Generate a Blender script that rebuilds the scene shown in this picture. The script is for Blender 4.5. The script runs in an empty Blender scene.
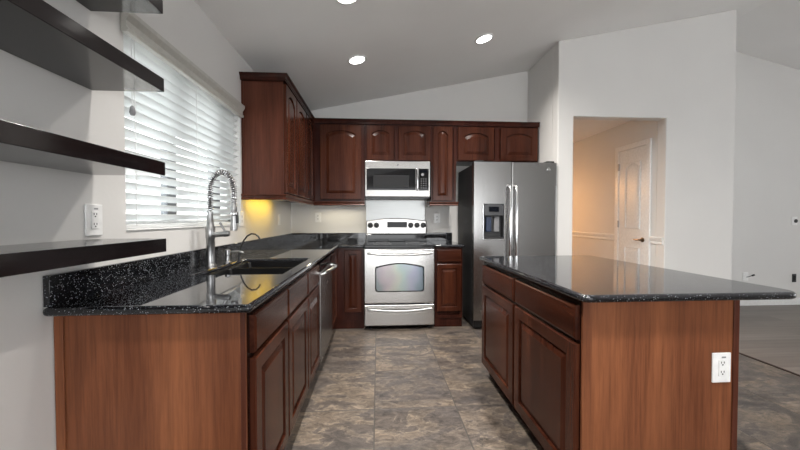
import bpy, bmesh, math, random
from mathutils import Vector, Matrix
random.seed(7)
S = bpy.context.scene
COL = S.collection
PI = math.pi

# ------------------------------------------------------------------ camera
cam_d = bpy.data.cameras.new('camera')
cam = bpy.data.objects.new('camera', cam_d)
COL.objects.link(cam)
cam.location = (0, 0, 1.2057)
cam.rotation_euler = (PI / 2 - 0.0202, 0, -0.0663)
cam_d.sensor_width = 36
cam_d.lens = 36 * 333.95 / 800
cam_d.clip_start = 0.02
S.camera = cam

# ------------------------------------------------------------------ world, exposure
W = bpy.data.worlds.new('sky')
S.world = W
W.use_nodes = True
bg = W.node_tree.nodes['Background']
bg.inputs[0].default_value = (0.95, 0.975, 1.0, 1)
bg.inputs[1].default_value = 5.6
S.view_settings.view_transform = 'Standard'
S.view_settings.look = 'None'
S.view_settings.gamma = 1
S.view_settings.exposure = -0.08

# ------------------------------------------------------------------ large lights (daylight through the room's other windows)
def area(name, loc, rot, sx, sy, power, color, shape='RECTANGLE', parent=None, spread=PI):
    d = bpy.data.lights.new(name, 'AREA')
    d.shape = shape
    d.size = sx
    if shape in ('RECTANGLE', 'ELLIPSE'):
        d.size_y = sy
    d.energy = power
    d.color = color
    d.spread = spread
    o = bpy.data.objects.new(name, d)
    COL.objects.link(o)
    o.location = loc
    o.rotation_euler = rot
    if parent: o.parent = parent
    return o

P_REAR, P_RIGHT, P_CAN, P_HALL, P_UNDER, P_CORNER = 30, 2, 20, 58, 2.9, 2.8
area('patio_daylight', (1.3, -3.93, 1.15), (PI / 2, 0, 0), 4.0, 2.1, P_REAR, (1.0, 0.98, 0.95))
area('living_daylight', (7.43, 0.6, 1.4), (0, PI / 2, 0), 1.5, 2.6, P_RIGHT, (1.0, 0.98, 0.95))

def zc(x):                                   # ceiling height: ridge at x = 4.304
    return 2.50 + 0.2053 * (x + 1.086) if x <= 4.304 else 3.607 - 0.238 * (x - 4.304)

SLOPE = math.atan(0.2053)
for (x, y) in ((-0.2, 1.46), (1.02, 2.32), (1.02, 1.46), (-0.2, 0.4), (1.02, 0.4)):
    area('ceiling_can_lamp', (x, y, zc(x) - 0.02), (0, -SLOPE, 0), 0.13, 0.13, P_CAN, (1.0, 0.955, 0.90), 'DISK', None, 2.3)

# ------------------------------------------------------------------ node helpers
def new_mat(name):
    m = bpy.data.materials.new(name)
    m.use_nodes = True
    nt = m.node_tree
    return m, nt, nt.nodes['Principled BSDF']

def N(nt, typ, **kw):
    n = nt.nodes.new(typ)
    ins = kw.pop('ins', {})
    for k, v in kw.items(): setattr(n, k, v)
    for k, v in ins.items():
        if hasattr(v, 'is_output') or isinstance(v, bpy.types.NodeSocket):
            nt.links.new(v, n.inputs[k])
        else:
            n.inputs[k].default_value = v
    return n

def math_n(nt, op, a, b=None, c=None):
    n = nt.nodes.new('ShaderNodeMath')
    n.operation = op
    for i, v in enumerate((a, b, c)):
        if v is None: continue
        if isinstance(v, bpy.types.NodeSocket): nt.links.new(v, n.inputs[i])
        else: n.inputs[i].default_value = v
    return n.outputs[0]

def ramp(nt, fac, stops, interp='LINEAR'):
    n = nt.nodes.new('ShaderNodeValToRGB')
    nt.links.new(fac, n.inputs[0])
    e = n.color_ramp.elements
    n.color_ramp.interpolation = interp
    while len(e) < len(stops): e.new(0.5)
    for el, (p, c) in zip(e, stops):
        el.position = p
        el.color = (c[0], c[1], c[2], 1)
    return n.outputs[0]

def mixc(nt, fac, a, b, mode='MIX'):
    n = nt.nodes.new('ShaderNodeMix')
    n.data_type = 'RGBA'
    n.blend_type = mode
    for sock, v in ((n.inputs[0], fac), (n.inputs[6], a), (n.inputs[7], b)):
        if isinstance(v, bpy.types.NodeSocket): nt.links.new(v, sock)
        elif isinstance(v, (int, float)): sock.default_value = v
        else: sock.default_value = (v[0], v[1], v[2], 1)
    return n.outputs[2]

def objco(nt, scale=(1, 1, 1)):
    tc = nt.nodes.new('ShaderNodeTexCoord')
    mp = nt.nodes.new('ShaderNodeMapping')
    mp.inputs['Scale'].default_value = scale
    nt.links.new(tc.outputs['Object'], mp.inputs[0])
    return mp.outputs[0]

def bump(nt, bsdf, h, strength, dist=0.01):
    b = N(nt, 'ShaderNodeBump', ins={'Strength': strength, 'Distance': dist, 'Height': h})
    nt.links.new(b.outputs[0], bsdf.inputs['Normal'])

def plain(name, c, rough=0.5, metal=0.0, spec=0.5, **kw):
    m, nt, b = new_mat(name)
    n = N(nt, 'ShaderNodeTexNoise', ins={'Vector': objco(nt), 'Scale': 40.0, 'Detail': 3.0})
    k = ramp(nt, n.outputs[0], [(0.3, [x * 0.94 for x in c]), (0.7, [min(1, x * 1.05) for x in c])])
    nt.links.new(k, b.inputs['Base Color'])
    b.inputs['Roughness'].default_value = rough
    b.inputs['Metallic'].default_value = metal
    b.inputs['Specular IOR Level'].default_value = spec
    for kk, v in kw.items(): b.inputs[kk].default_value = v
    return m

def paint(name, c, tex=0.12, rough=0.55):
    m, nt, b = new_mat(name)
    co = objco(nt)
    n = N(nt, 'ShaderNodeTexNoise', ins={'Vector': co, 'Scale': 55.0, 'Detail': 4.0})
    n2 = N(nt, 'ShaderNodeTexNoise', ins={'Vector': co, 'Scale': 1.7, 'Detail': 2.0})
    k = ramp(nt, n2.outputs[0], [(0.35, [x * 0.97 for x in c]), (0.65, c)])
    nt.links.new(k, b.inputs['Base Color'])
    b.inputs['Roughness'].default_value = rough
    b.inputs['Specular IOR Level'].default_value = 0.3
    bump(nt, b, n.outputs[0], tex, 0.004)
    return m

def wood(name, dark, mid, light, grain='Z', rough=0.22, coat=0.0, spec=0.2):
    m, nt, b = new_mat(name)
    sc = {'Z': (6, 6, 0.55), 'X': (0.55, 6, 6), 'Y': (6, 0.55, 6)}[grain]
    oi = nt.nodes.new('ShaderNodeObjectInfo')
    tc = nt.nodes.new('ShaderNodeTexCoord')
    off = N(nt, 'ShaderNodeVectorMath', operation='SCALE', ins={0: (7, 5, 9), 3: oi.outputs['Random']})
    ad = N(nt, 'ShaderNodeVectorMath', operation='ADD', ins={0: tc.outputs['Object'], 1: off.outputs[0]})
    mp = N(nt, 'ShaderNodeMapping', ins={0: ad.outputs[0], 'Scale': sc})
    n1 = N(nt, 'ShaderNodeTexNoise', ins={'Vector': mp.outputs[0], 'Scale': 1.0, 'Detail': 6.0, 'Roughness': 0.6, 'Distortion': 0.6})
    mp2 = N(nt, 'ShaderNodeMapping', ins={0: ad.outputs[0], 'Scale': [s * 13 if s > 1 else s * 6 for s in sc]})
    n2 = N(nt, 'ShaderNodeTexNoise', ins={'Vector': mp2.outputs[0], 'Scale': 1.0, 'Detail': 4.0, 'Roughness': 0.7})
    c1 = ramp(nt, n1.outputs[0], [(0.25, dark), (0.5, mid), (0.75, light)])
    c2 = ramp(nt, n2.outputs[0], [(0.32, (0.55, 0.50, 0.48)), (0.6, (1.08, 1.08, 1.08))])
    c = mixc(nt, 0.6, c1, c2, 'MULTIPLY')
    nt.links.new(c, b.inputs['Base Color'])
    b.inputs['Roughness'].default_value = rough
    b.inputs['Coat Weight'].default_value = coat
    b.inputs['Specular IOR Level'].default_value = spec
    b.inputs['Coat Roughness'].default_value = 0.12
    bump(nt, b, n2.outputs[0], 0.05, 0.002)
    return m

def steel(name, c, rough, brush='Z', amt=0.06):
    m, nt, b = new_mat(name)
    sc = {'Z': (400, 400, 3), 'X': (3, 400, 400), 'Y': (400, 3, 400)}[brush]
    n = N(nt, 'ShaderNodeTexNoise', ins={'Vector': objco(nt, sc), 'Scale': 1.0, 'Detail': 2.0})
    n2 = N(nt, 'ShaderNodeTexNoise', ins={'Vector': objco(nt), 'Scale': 4.0, 'Detail': 3.0})
    k = ramp(nt, n.outputs[0], [(0.3, [x * 0.93 for x in c]), (0.7, [min(1, x * 1.05) for x in c])])
    nt.links.new(k, b.inputs['Base Color'])
    b.inputs['Metallic'].default_value = 1.0
    r = math_n(nt, 'MULTIPLY_ADD', n2.outputs[0], 0.02, rough - 0.01)
    nt.links.new(r, b.inputs['Roughness'])
    bump(nt, b, n.outputs[0], amt, 0.001)
    return m

def granite(name):
    m, nt, b = new_mat(name)
    co = objco(nt)
    col = None
    def flecks(scale, thr, c, base):
        v = N(nt, 'ShaderNodeTexVoronoi', ins={'Vector': co, 'Scale': scale})
        r = N(nt, 'ShaderNodeSeparateColor', ins={0: v.outputs['Color']})
        pick = math_n(nt, 'GREATER_THAN', r.outputs[0], thr)
        near = math_n(nt, 'LESS_THAN', v.outputs['Distance'], 0.42)
        f = math_n(nt, 'MULTIPLY', pick, near)
        tone = mixc(nt, r.outputs[1], [x * 0.35 for x in c], c)
        return mixc(nt, f, base, tone)
    n = N(nt, 'ShaderNodeTexNoise', ins={'Vector': co, 'Scale': 90.0, 'Detail': 3.0})
    base = ramp(nt, n.outputs[0], [(0.4, (0.004, 0.004, 0.005)), (0.75, (0.016, 0.017, 0.020))])
    base = flecks(460.0, 0.86, (0.11, 0.122, 0.14), base)
    base = flecks(300.0, 0.915, (0.50, 0.52, 0.56), base)
    nt.links.new(base, b.inputs['Base Color'])
    b.inputs['Roughness'].default_value = 0.035
    b.inputs['IOR'].default_value = 1.53
    return m

def tile_floor(name, s, tx, ty):
    m, nt, b = new_mat(name)
    tc = nt.nodes.new('ShaderNodeTexCoord')
    sp = N(nt, 'ShaderNodeSeparateXYZ', ins={0: tc.outputs['Object']})
    u = math_n(nt, 'DIVIDE', math_n(nt, 'SUBTRACT', sp.outputs[0], tx), s)
    v = math_n(nt, 'DIVIDE', math_n(nt, 'SUBTRACT', sp.outputs[1], ty), s)
    def edge(t):
        f = math_n(nt, 'FRACT', t)
        return math_n(nt, 'MINIMUM', f, math_n(nt, 'SUBTRACT', 1.0, f))
    d = math_n(nt, 'MINIMUM', edge(u), edge(v))
    gm = N(nt, 'ShaderNodeMapRange', ins={0: d, 1: 0.0045, 2: 0.0095, 3: 1.0, 4: 0.0})
    cid = N(nt, 'ShaderNodeCombineXYZ', ins={0: math_n(nt, 'FLOOR', u), 1: math_n(nt, 'FLOOR', v)})
    wn = N(nt, 'ShaderNodeTexWhiteNoise', noise_dimensions='3D', ins={0: cid.outputs[0]})
    off = N(nt, 'ShaderNodeVectorMath', operation='SCALE', ins={0: wn.outputs['Color'], 3: 13.0})
    ad = N(nt, 'ShaderNodeVectorMath', operation='ADD', ins={0: tc.outputs['Object'], 1: off.outputs[0]})
    mp = N(nt, 'ShaderNodeMapping', ins={0: ad.outputs[0], 'Scale': (1.0, 1.9, 1.0), 'Rotation': (0, 0, 0.35)})
    big = N(nt, 'ShaderNodeTexNoise', ins={'Vector': mp.outputs[0], 'Scale': 2.9, 'Detail': 10.0, 'Roughness': 0.68, 'Distortion': 0.7})
    fine = N(nt, 'ShaderNodeTexNoise', ins={'Vector': mp.outputs[0], 'Scale': 11.0, 'Detail': 10.0, 'Roughness': 0.8, 'Distortion': 1.0})
    hue = N(nt, 'ShaderNodeTexNoise', ins={'Vector': mp.outputs[0], 'Scale': 1.6, 'Detail': 3.0, 'Distortion': 0.5})
    c = ramp(nt, big.outputs[0], [(0.26, (0.040, 0.034, 0.032)), (0.42, (0.080, 0.065, 0.055)), (0.48, (0.092, 0.076, 0.065)), (0.505, (0.175, 0.142, 0.110)), (0.54, (0.135, 0.107, 0.082)), (0.62, (0.125, 0.098, 0.074)), (0.75, (0.185, 0.15, 0.117))])
    c = mixc(nt, ramp(nt, hue.outputs[0], [(0.45, (0, 0, 0)), (0.62, (0.6, 0.6, 0.6))]), c, (0.062, 0.056, 0.056))
    c = mixc(nt, 0.95, c, ramp(nt, fine.outputs[0], [(0.34, (0.22, 0.21, 0.21)), (0.5, (0.80, 0.79, 0.78)), (0.66, (1.5, 1.46, 1.38))]), 'MULTIPLY')
    c = mixc(nt, gm.outputs[0], c, (0.05, 0.044, 0.039))
    nt.links.new(c, b.inputs['Base Color'])
    r = math_n(nt, 'MULTIPLY_ADD', fine.outputs[0], 0.25, 0.33)
    nt.links.new(r, b.inputs['Roughness'])
    h = math_n(nt, 'SUBTRACT', math_n(nt, 'MULTIPLY', fine.outputs[0], 0.5), math_n(nt, 'MULTIPLY', gm.outputs[0], 0.6))
    bump(nt, b, h, 0.25, 0.006)
    return m

def plank_floor(name):
    m, nt, b = new_mat(name)
    co = objco(nt)
    br = N(nt, 'ShaderNodeTexBrick', offset=0.37, ins={'Vector': co, 'Scale': 1.0, 'Brick Width': 1.2, 'Row Height': 0.19, 'Mortar Size': 0.003,
           'Color1': (0.115, 0.092, 0.078, 1), 'Color2': (0.165, 0.137, 0.118, 1), 'Mortar': (0.10, 0.08, 0.07, 1)})
    n = N(nt, 'ShaderNodeTexNoise', ins={'Vector': objco(nt, (1.5, 26, 1)), 'Scale': 1.0, 'Detail': 5.0})
    c = mixc(nt, 0.8, br.outputs[0], ramp(nt, n.outputs[0], [(0.3, (0.72, 0.7, 0.7)), (0.7, (1.15, 1.15, 1.15))]), 'MULTIPLY')
    nt.links.new(c, b.inputs['Base Color'])
    b.inputs['Roughness'].default_value = 0.38
    return m

def emit(name, c, strength):
    m, nt, b = new_mat(name)
    b.inputs['Base Color'].default_value = (*c, 1)
    b.inputs['Emission Color'].default_value = (*c, 1)
    b.inputs['Emission Strength'].default_value = strength
    return m

def pane_glass(name):
    m = bpy.data.materials.new(name)
    m.use_nodes = True
    nt = m.node_tree
    nt.nodes.clear()
    out = nt.nodes.new('ShaderNodeOutputMaterial')
    lw = N(nt, 'ShaderNodeLayerWeight', ins={0: 0.5})
    fr = N(nt, 'ShaderNodeMath', operation='MULTIPLY_ADD', ins={0: math_n(nt, 'POWER', lw.outputs['Facing'], 4.0), 1: 0.6, 2: 0.04})
    t = N(nt, 'ShaderNodeBsdfTransparent', ins={0: (0.96, 0.98, 0.98, 1)})
    g = N(nt, 'ShaderNodeBsdfGlossy', ins={'Roughness': 0.02})
    mx = N(nt, 'ShaderNodeMixShader', ins={0: fr.outputs[0], 1: t.outputs[0], 2: g.outputs[0]})
    nt.links.new(mx.outputs[0], out.inputs[0])
    return m

M = {}
M['wall'] = paint('wall_paint', (0.68, 0.668, 0.648))
M['wall_far'] = M['wall']
M['ceil'] = paint('ceiling_paint', (0.85, 0.84, 0.825), 0.15, 0.7)
M['white'] = plain('white_trim_paint', (0.78, 0.78, 0.77), 0.35)
M['plastic'] = plain('white_plastic', (0.80, 0.80, 0.79), 0.3)
def vinyl():
    m, nt, b = new_mat('blind_vinyl')
    b.inputs['Base Color'].default_value = (0.84, 0.845, 0.84, 1)
    b.inputs['Roughness'].default_value = 0.35
    t = N(nt, 'ShaderNodeBsdfTranslucent', ins={0: (0.86, 0.88, 0.88, 1)})
    mx = N(nt, 'ShaderNodeMixShader', ins={0: 0.36, 1: b.outputs[0], 2: t.outputs[0]})
    nt.links.new(mx.outputs[0], nt.nodes['Material Output'].inputs[0])
    return m
M['slat'] = vinyl()
M['valance'] = plain('valance_vinyl', (0.50, 0.49, 0.45), 0.4)
DK = ((0.018, 0.0050, 0.0028), (0.046, 0.0130, 0.0064), (0.086, 0.0265, 0.0128))
M['door'] = wood('cherry_vertical', *DK, 'Z')
M['front_x'] = wood('cherry_along_x', *DK, 'X')
M['front_y'] = wood('cherry_along_y', *DK, 'Y')
M['frame'] = wood('cherry_frame', (0.016, 0.005, 0.0035), (0.034, 0.0095, 0.006), (0.055, 0.0155, 0.009), 'Z')
M['frame_shade'] = wood('cherry_frame_shade', (0.007, 0.0025, 0.002), (0.015, 0.0045, 0.003), (0.024, 0.007, 0.0045), 'Z')  # darkened frame wood: shade between the base fronts is put into its colour
M['panel'] = wood('cherry_veneer', (0.11, 0.036, 0.016), (0.175, 0.062, 0.028), (0.265, 0.098, 0.042), 'Z', 0.34)
M['upanel'] = wood('cherry_upper_veneer', (0.040, 0.012, 0.007), (0.075, 0.023, 0.013), (0.11, 0.036, 0.020), 'Z', 0.30)
M['kick'] = wood('toe_board_wood', (0.012, 0.006, 0.005), (0.022, 0.010, 0.008), (0.03, 0.014, 0.010), 'Y', 0.5, 0.0)
M['granite'] = granite('black_granite')
M['tile'] = tile_floor('slate_tile', 0.5196, -0.0223, 3.1296)
M['plank'] = plank_floor('grey_brown_plank')
M['espresso'] = wood('espresso_laminate', (0.0045, 0.0035, 0.004), (0.0075, 0.0055, 0.006), (0.012, 0.009, 0.0095), 'Y', 0.12, 0.0, 0.5)
M['steel'] = steel('brushed_stainless', (0.35, 0.345, 0.34), 0.27, 'Z', 0.0)
M['steel_x'] = steel('brushed_stainless_across', (0.55, 0.54, 0.525), 0.24, 'X', 0.0)
M['chrome'] = steel('polished_steel', (0.78, 0.78, 0.79), 0.12, 'Z', 0.0)
M['nickel'] = steel('satin_nickel', (0.42, 0.42, 0.42), 0.32, 'Z', 0.0)
M['blackgloss'] = plain('black_gloss', (0.006, 0.006, 0.007), 0.06, spec=0.35)
M['panelgrey'] = plain('dark_grey_panel', (0.045, 0.046, 0.05), 0.25)
M['black'] = plain('black_plastic', (0.012, 0.012, 0.013), 0.35)
M['case'] = plain('charcoal_case', (0.014, 0.014, 0.015), 0.45, spec=0.25)
M['sink'] = plain('black_composite', (0.004, 0.004, 0.0045), 0.3, spec=0.15)
M['grey'] = plain('grey_plastic', (0.22, 0.22, 0.23), 0.35)
M['bronze'] = plain('dark_bronze', (0.16, 0.11, 0.07), 0.3, 0.9)
M['lens'] = emit('lamp_lens', (1.0, 0.97, 0.93), 9.0)
M['display'] = plain('display_glass', (0.005, 0.006, 0.009), 0.08, spec=0.15)
M['blue'] = plain('blue_paddle', (0.010, 0.022, 0.06), 0.25)
M['glass'] = pane_glass('window_glass')
M['stucco'] = paint('exterior_stucco', (0.80, 0.78, 0.75), 0.3, 0.8)
M['gravel'] = plain('gravel_ground', (0.50, 0.46, 0.42), 0.9)
M['metalgrey'] = plain('dark_window_frame', (0.16, 0.17, 0.18), 0.4, 0.3)
M['bluewin'] = plain('sky_tinted_window', (0.30, 0.45, 0.60), 0.1)
M['steel_dull'] = steel('brushed_stainless_panel', (0.37, 0.36, 0.345), 0.27, 'X', 0.0)
M['splash'] = steel('splash_panel_steel', (0.33, 0.335, 0.33), 0.35, 'X', 0.0)
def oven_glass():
    m, nt, b = new_mat('oven_glass_painted_sheen')
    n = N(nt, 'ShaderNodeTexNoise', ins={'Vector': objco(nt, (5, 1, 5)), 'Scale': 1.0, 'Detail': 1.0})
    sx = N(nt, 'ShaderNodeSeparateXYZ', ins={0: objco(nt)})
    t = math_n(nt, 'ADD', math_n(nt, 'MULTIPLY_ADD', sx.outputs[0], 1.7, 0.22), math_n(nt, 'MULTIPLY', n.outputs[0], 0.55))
    c = ramp(nt, t, [(0.1, (0.30, 0.34, 0.355)), (0.28, (0.50, 0.445, 0.475)), (0.45, (0.54, 0.56, 0.50)), (0.58, (0.44, 0.535, 0.51)), (0.75, (0.42, 0.43, 0.53)), (0.92, (0.26, 0.33, 0.38))])  # iridescent reflection painted into the base colour as a pastel ramp
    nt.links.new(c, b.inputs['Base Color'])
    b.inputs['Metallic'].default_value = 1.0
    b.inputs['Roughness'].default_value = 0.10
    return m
M['oven'] = oven_glass()

# ------------------------------------------------------------------ mesh helpers
class MB:
    def __init__(s): s.bm = bmesh.new()
    def box(s, x0, x1, y0, y1, z0, z1):
        v = [s.bm.verts.new((x, y, z)) for x in (x0, x1) for y in (y0, y1) for z in (z0, z1)]
        for q in ((0, 1, 3, 2), (4, 6, 7, 5), (0, 4, 5, 1), (2, 3, 7, 6), (0, 2, 6, 4), (1, 5, 7, 3)):
            s.bm.faces.new([v[i] for i in q])
        return s
    def prism(s, pts, axis, a, b):
        """polygon pts in the two other axes, extruded along axis from a to b"""
        def P(p, t):
            return {'X': (t, p[0], p[1]), 'Y': (p[0], t, p[1]), 'Z': (p[0], p[1], t)}[axis]
        A = [s.bm.verts.new(P(p, a)) for p in pts]
        B = [s.bm.verts.new(P(p, b)) for p in pts]
        n = len(pts)
        s.bm.faces.new(A); s.bm.faces.new(B[::-1])
        for i in range(n): s.bm.faces.new((A[i], B[i], B[(i + 1) % n], A[(i + 1) % n]))
        return s
    def loops(s, rings, close0=True, close1=True, cyc=True):
        R = [[s.bm.verts.new(p) for p in r] for r in rings]
        n = len(R[0])
        for a, b in zip(R, R[1:]):
            for i in range(n if cyc else n - 1):
                s.bm.faces.new((a[i], a[(i + 1) % n], b[(i + 1) % n], b[i]))
        if close0: s.bm.faces.new(R[0][::-1])
        if close1: s.bm.faces.new(R[-1])
        return s
    def tube(s, path, rad, n=10):
        path = [Vector(p) for p in path]
        rads = rad if isinstance(rad, (list, tuple)) else [rad] * len(path)
        rings = []
        up = None
        for i, p in enumerate(path):
            t = (path[min(i + 1, len(path) - 1)] - path[max(i - 1, 0)]).normalized()
            if up is None:
                up = t.orthogonal().normalized()
            else:
                up = (up - t * up.dot(t)).normalized()
            w = t.cross(up)
            rings.append([p + (up * math.cos(2 * PI * k / n) + w * math.sin(2 * PI * k / n)) * rads[i] for k in range(n)])
        return s.loops(rings)
    def lathe(s, c, prof, axis='Z', n=20):
        """prof: (radius, height along axis)"""
        rings = []
        for r, h in prof:
            ring = []
            for k in range(n):
                a, b = r * math.cos(2 * PI * k / n), r * math.sin(2 * PI * k / n)
                d = {'Z': (a, b, h), 'Y': (a, h, b), 'X': (h, a, b)}[axis]
                ring.append((c[0] + d[0], c[1] + d[1], c[2] + d[2]))
            rings.append(ring)
        return s.loops(rings)
    def build(s, name, mat, parent=None, bevel=0, seg=2, smooth=False, angle=40, label=None):
        bm = s.bm
        bmesh.ops.recalc_face_normals(bm, faces=bm.faces[:])
        root = parent
        while root is not None and root.parent is not None: root = root.parent
        if root is not None: o0 = Vector(root.location)
        else:
            xs = [v.co for v in bm.verts]
            lo = Vector([min(c[i] for c in xs) for i in range(3)]); hi = Vector([max(c[i] for c in xs) for i in range(3)])
            o0 = Vector(((lo.x + hi.x) / 2, (lo.y + hi.y) / 2, lo.z))
        bmesh.ops.translate(bm, verts=bm.verts[:], vec=-o0)
        me = bpy.data.meshes.new(name)
        bm.to_mesh(me); bm.free()
        me.materials.append(mat)
        o = bpy.data.objects.new(name, me)
        COL.objects.link(o)
        if parent is None: o.location = o0
        else: o.parent = parent
        if smooth:
            for p in me.polygons: p.use_smooth = True
            me.set_sharp_from_angle(angle=math.radians(angle))
        if bevel:
            md = o.modifiers.new('bevel', 'BEVEL')
            md.width = bevel; md.segments = seg; md.limit_method = 'ANGLE'; md.angle_limit = math.radians(35)
            md.harden_normals = bool(smooth)
        if label: o['label'] = label
        return o

def fixed_origin(o, keep=(0, 0, 0)):
    """move a top-level mesh's origin to keep, so its texture coordinates are world metres"""
    d = Vector(o.location) - Vector(keep)
    o.data.transform(Matrix.Translation(d))
    o.location = keep
    return o

def thing(name, label, cat, loc, group=None):
    o = bpy.data.objects.new(name, None)
    o.empty_display_size = 0.1
    COL.objects.link(o)
    o.location = loc
    return tag(o, label, cat, group)

def tag(o, label, cat, group=None):
    o['label'] = label; o['category'] = cat
    if group: o['group'] = group
    return o

def struct(o):
    o['kind'] = 'structure'
    return o

def copy_tree(o, parent=None):
    c = o.copy(); COL.objects.link(c)
    if parent is not None: c.parent = parent
    for ch in list(o.children): copy_tree(ch, c)
    return c

def round_poly(pts, radii, n=6):
    out = []
    m = len(pts)
    for i, p in enumerate(pts):
        r = radii[i]
        if r <= 0: out.append(p); continue
        p = Vector(p); a = (Vector(pts[i - 1]) - p).normalized(); b = (Vector(pts[(i + 1) % m]) - p).normalized()
        ang = a.angle(b); d = r / math.tan(ang / 2)
        c = p + (a + b).normalized() * (r / math.sin(ang / 2))
        s0 = p + a * d - c; s1 = p + b * d - c
        for k in range(n + 1):
            v = s0.lerp(s1, k / n).normalized() * r
            out.append(tuple(c + v))
    return out

# ================================================================== THE SETTING
XL, YB = -1.086, 4.269
T = 0.12
XR, YR = 7.5, -4.0
WY0, WY1, WZ0, WZ1 = 1.52, 2.735, 1.15, 2.07          # kitchen window opening

f = MB().box(XL, 3.22, YR, YB, -0.06, 0).box(1.955, 3.22, YB, 6.4, -0.06, 0)
fl = struct(fixed_origin(f.build('floor', M['tile'])))
pf = struct(fixed_origin(MB().box(3.22, XR, YR, YB, -0.06, 0).build('floor_living', M['plank'])))
st = struct(MB().box(3.205, 3.235, YR, YB - 0.62 - T, 0, 0.004).build('trim_1', M['kick'], bevel=0.002))

c = MB().prism([(XL - T, zc(XL - T)), (4.304, 3.607), (XR + T, zc(XR + T)), (XR + T, zc(XR + T) + 0.1), (4.304, 3.72), (XL - T, zc(XL - T) + 0.11)], 'Y', YR - T, YB + T)
struct(c.build('ceiling', M['ceil']))

wl = MB()
wl.box(XL - 0.15, XL, YR, WY0, 0, zc(XL) - 0.001).box(XL - 0.15, XL, WY1, YB, 0, zc(XL) - 0.001)
wl.box(XL - 0.15, XL, WY0, WY1, 0, WZ0).box(XL - 0.15, XL, WY0, WY1, WZ1, zc(XL) - 0.001)
bmesh.ops.remove_doubles(wl.bm, verts=wl.bm.verts[:], dist=1e-5)
for v in wl.bm.verts:
    if v.co.z > 2.3 and v.co.x < XL - 0.1: v.co.z = zc(XL - 0.15) - 0.001
struct(fixed_origin(wl.build('wall_left', M['wall'])))

def wall_x(name, x0, x1, y0, y1, z0=0, mat=None):
    pts = [(x0, z0), (x1, z0), (x1, zc(x1) - 0.001)]
    if x0 < 4.304 < x1: pts.append((4.304, 3.606))
    pts.append((x0, zc(x0) - 0.001))
    return struct(fixed_origin(MB().prism(pts, 'Y', y0, y1).build(name, mat or M['wall'])))
wall_x('wall_back', XL - 0.15, 1.955 + T, YB, YB + T)
wall_x('wall_living', 3.32, XR + T, YB, YB + T)
wall_x('wall_nook', 1.955, 1.955 + T, 3.527 + T, YB)
# wall with the hallway opening
OX0, OX1, OZ = 2.13, 3.1995, 2.316
pts = [(1.955, 0), (OX0, 0), (OX0, OZ), (OX1, OZ), (OX1, 0), (4.017, 0), (4.017, zc(4.017) - 0.001), (1.955, zc(1.955) - 0.001)]
struct(fixed_origin(MB().prism(pts, 'Y', 3.527, 3.527 + T).build('wall_passage', M['wall'], bevel=0.008, seg=2)))
wall_x('wall_closet', 4.017 - T, 4.017, 3.527 + T, YB)
# hallway
struct(MB().box(3.20, 3.32, 3.527 + T, 6.28, 0, 2.47).build('wall_hall_right', M['wall']))
struct(MB().box(1.955, 2.075, YB + T, 6.28, 0, 2.47).build('wall_hall_left', M['wall']))
struct(MB().box(1.955, 3.32, 6.28, 6.4, 0, 2.47).build('wall_hall_end', M['wall']))
struct(MB().box(2.075, 3.20, 3.527 + T, 6.28, 2.44, 2.47).build('ceiling_hall', M['ceil']))
# rear and right walls, with the patio door and a window opening
pts = [(XL - 0.15, 0), (-0.75, 0), (-0.75, 2.25), (3.35, 2.25), (3.35, 0), (XR + T, 0), (XR + T, zc(XR + T) - 0.001), (4.304, 3.606), (XL - 0.15, zc(XL - 0.15) - 0.001)]
struct(MB().prism(pts, 'Y', YR - T, YR).build('wall_rear', M['wall']))
pts = [(YR, 0), (-0.8, 0), (-0.8, 0.6), (2.0, 0.6), (2.0, 0), (YB, 0), (YB, zc(XR) - 0.03), (YR, zc(XR) - 0.03)]
wr = MB().box(XR, XR + T, YR, -0.8, 0, zc(XR) - 0.03).box(XR, XR + T, 2.0, YB, 0, zc(XR) - 0.03)
wr.box(XR, XR + T, -0.8, 2.0, 0, 0.6).box(XR, XR + T, -0.8, 2.0, 2.2, zc(XR) - 0.03)
struct(wr.build('wall_right', M['wall']))
struct(MB().box(4.017, XR, YB - 0.014, YB, 0, 0.095).build('baseboard_living', M['white'], bevel=0.004))

# hallway chair rail (in two lengths) and door with its casing
def rail(name, y0, y1):
    prof = [(3.20, 0.905), (3.186, 0.91), (3.186, 0.93), (3.192, 0.935), (3.180, 0.965), (3.176, 0.985), (3.20, 0.992)]
    struct(MB().prism(prof, 'Y', y0, y1).build(name, M['white']))
rail('trim_2', 4.303, 6.28)
rail('trim_3', 3.545, 3.712)

def door_mesh(mp, u0, u1, z0, z1, t=0.022, w=0.058, arch=0.0, slab=False, n=14):
    """a raised-panel (or slab) front; mp maps (u, outwards, z) to the room"""
    def ring(i, d, arc):
        a, b, lo, hi = u0 + i, u1 - i, z0 + i, z1 - i
        L = [(a, lo), (b, lo)]
        for k in range(n + 1):
            q = k / n
            u = b + (a - b) * q
            z = hi - arc * (2 * q - 1) ** 2 if arc else hi
            L.append((u, z))
        return [mp(u, d, z) for u, z in L]
    if slab:
        R = [ring(0, 0, 0), ring(0, t - 0.007, 0), ring(0.003, t - 0.003, 0), ring(0.010, t, 0)]
    else:
        q_ = min(0.013, t - 0.002)
        R = [ring(0, 0, 0), ring(0, t - 0.004, 0), ring(0.004, t, 0), ring(w - 0.002, t, arch), ring(w, t - 0.002, arch), ring(w + 0.002, t - q_, arch),
             ring(w + 0.009, t - q_, arch), ring(w + 0.011, t - q_ + 0.003, arch), ring(w + 0.036, t - 0.002, arch * 0.96), ring(w + 0.038, t - 0.001, arch * 0.955)]
    m = MB()
    m.loops(R)
    return m

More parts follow.
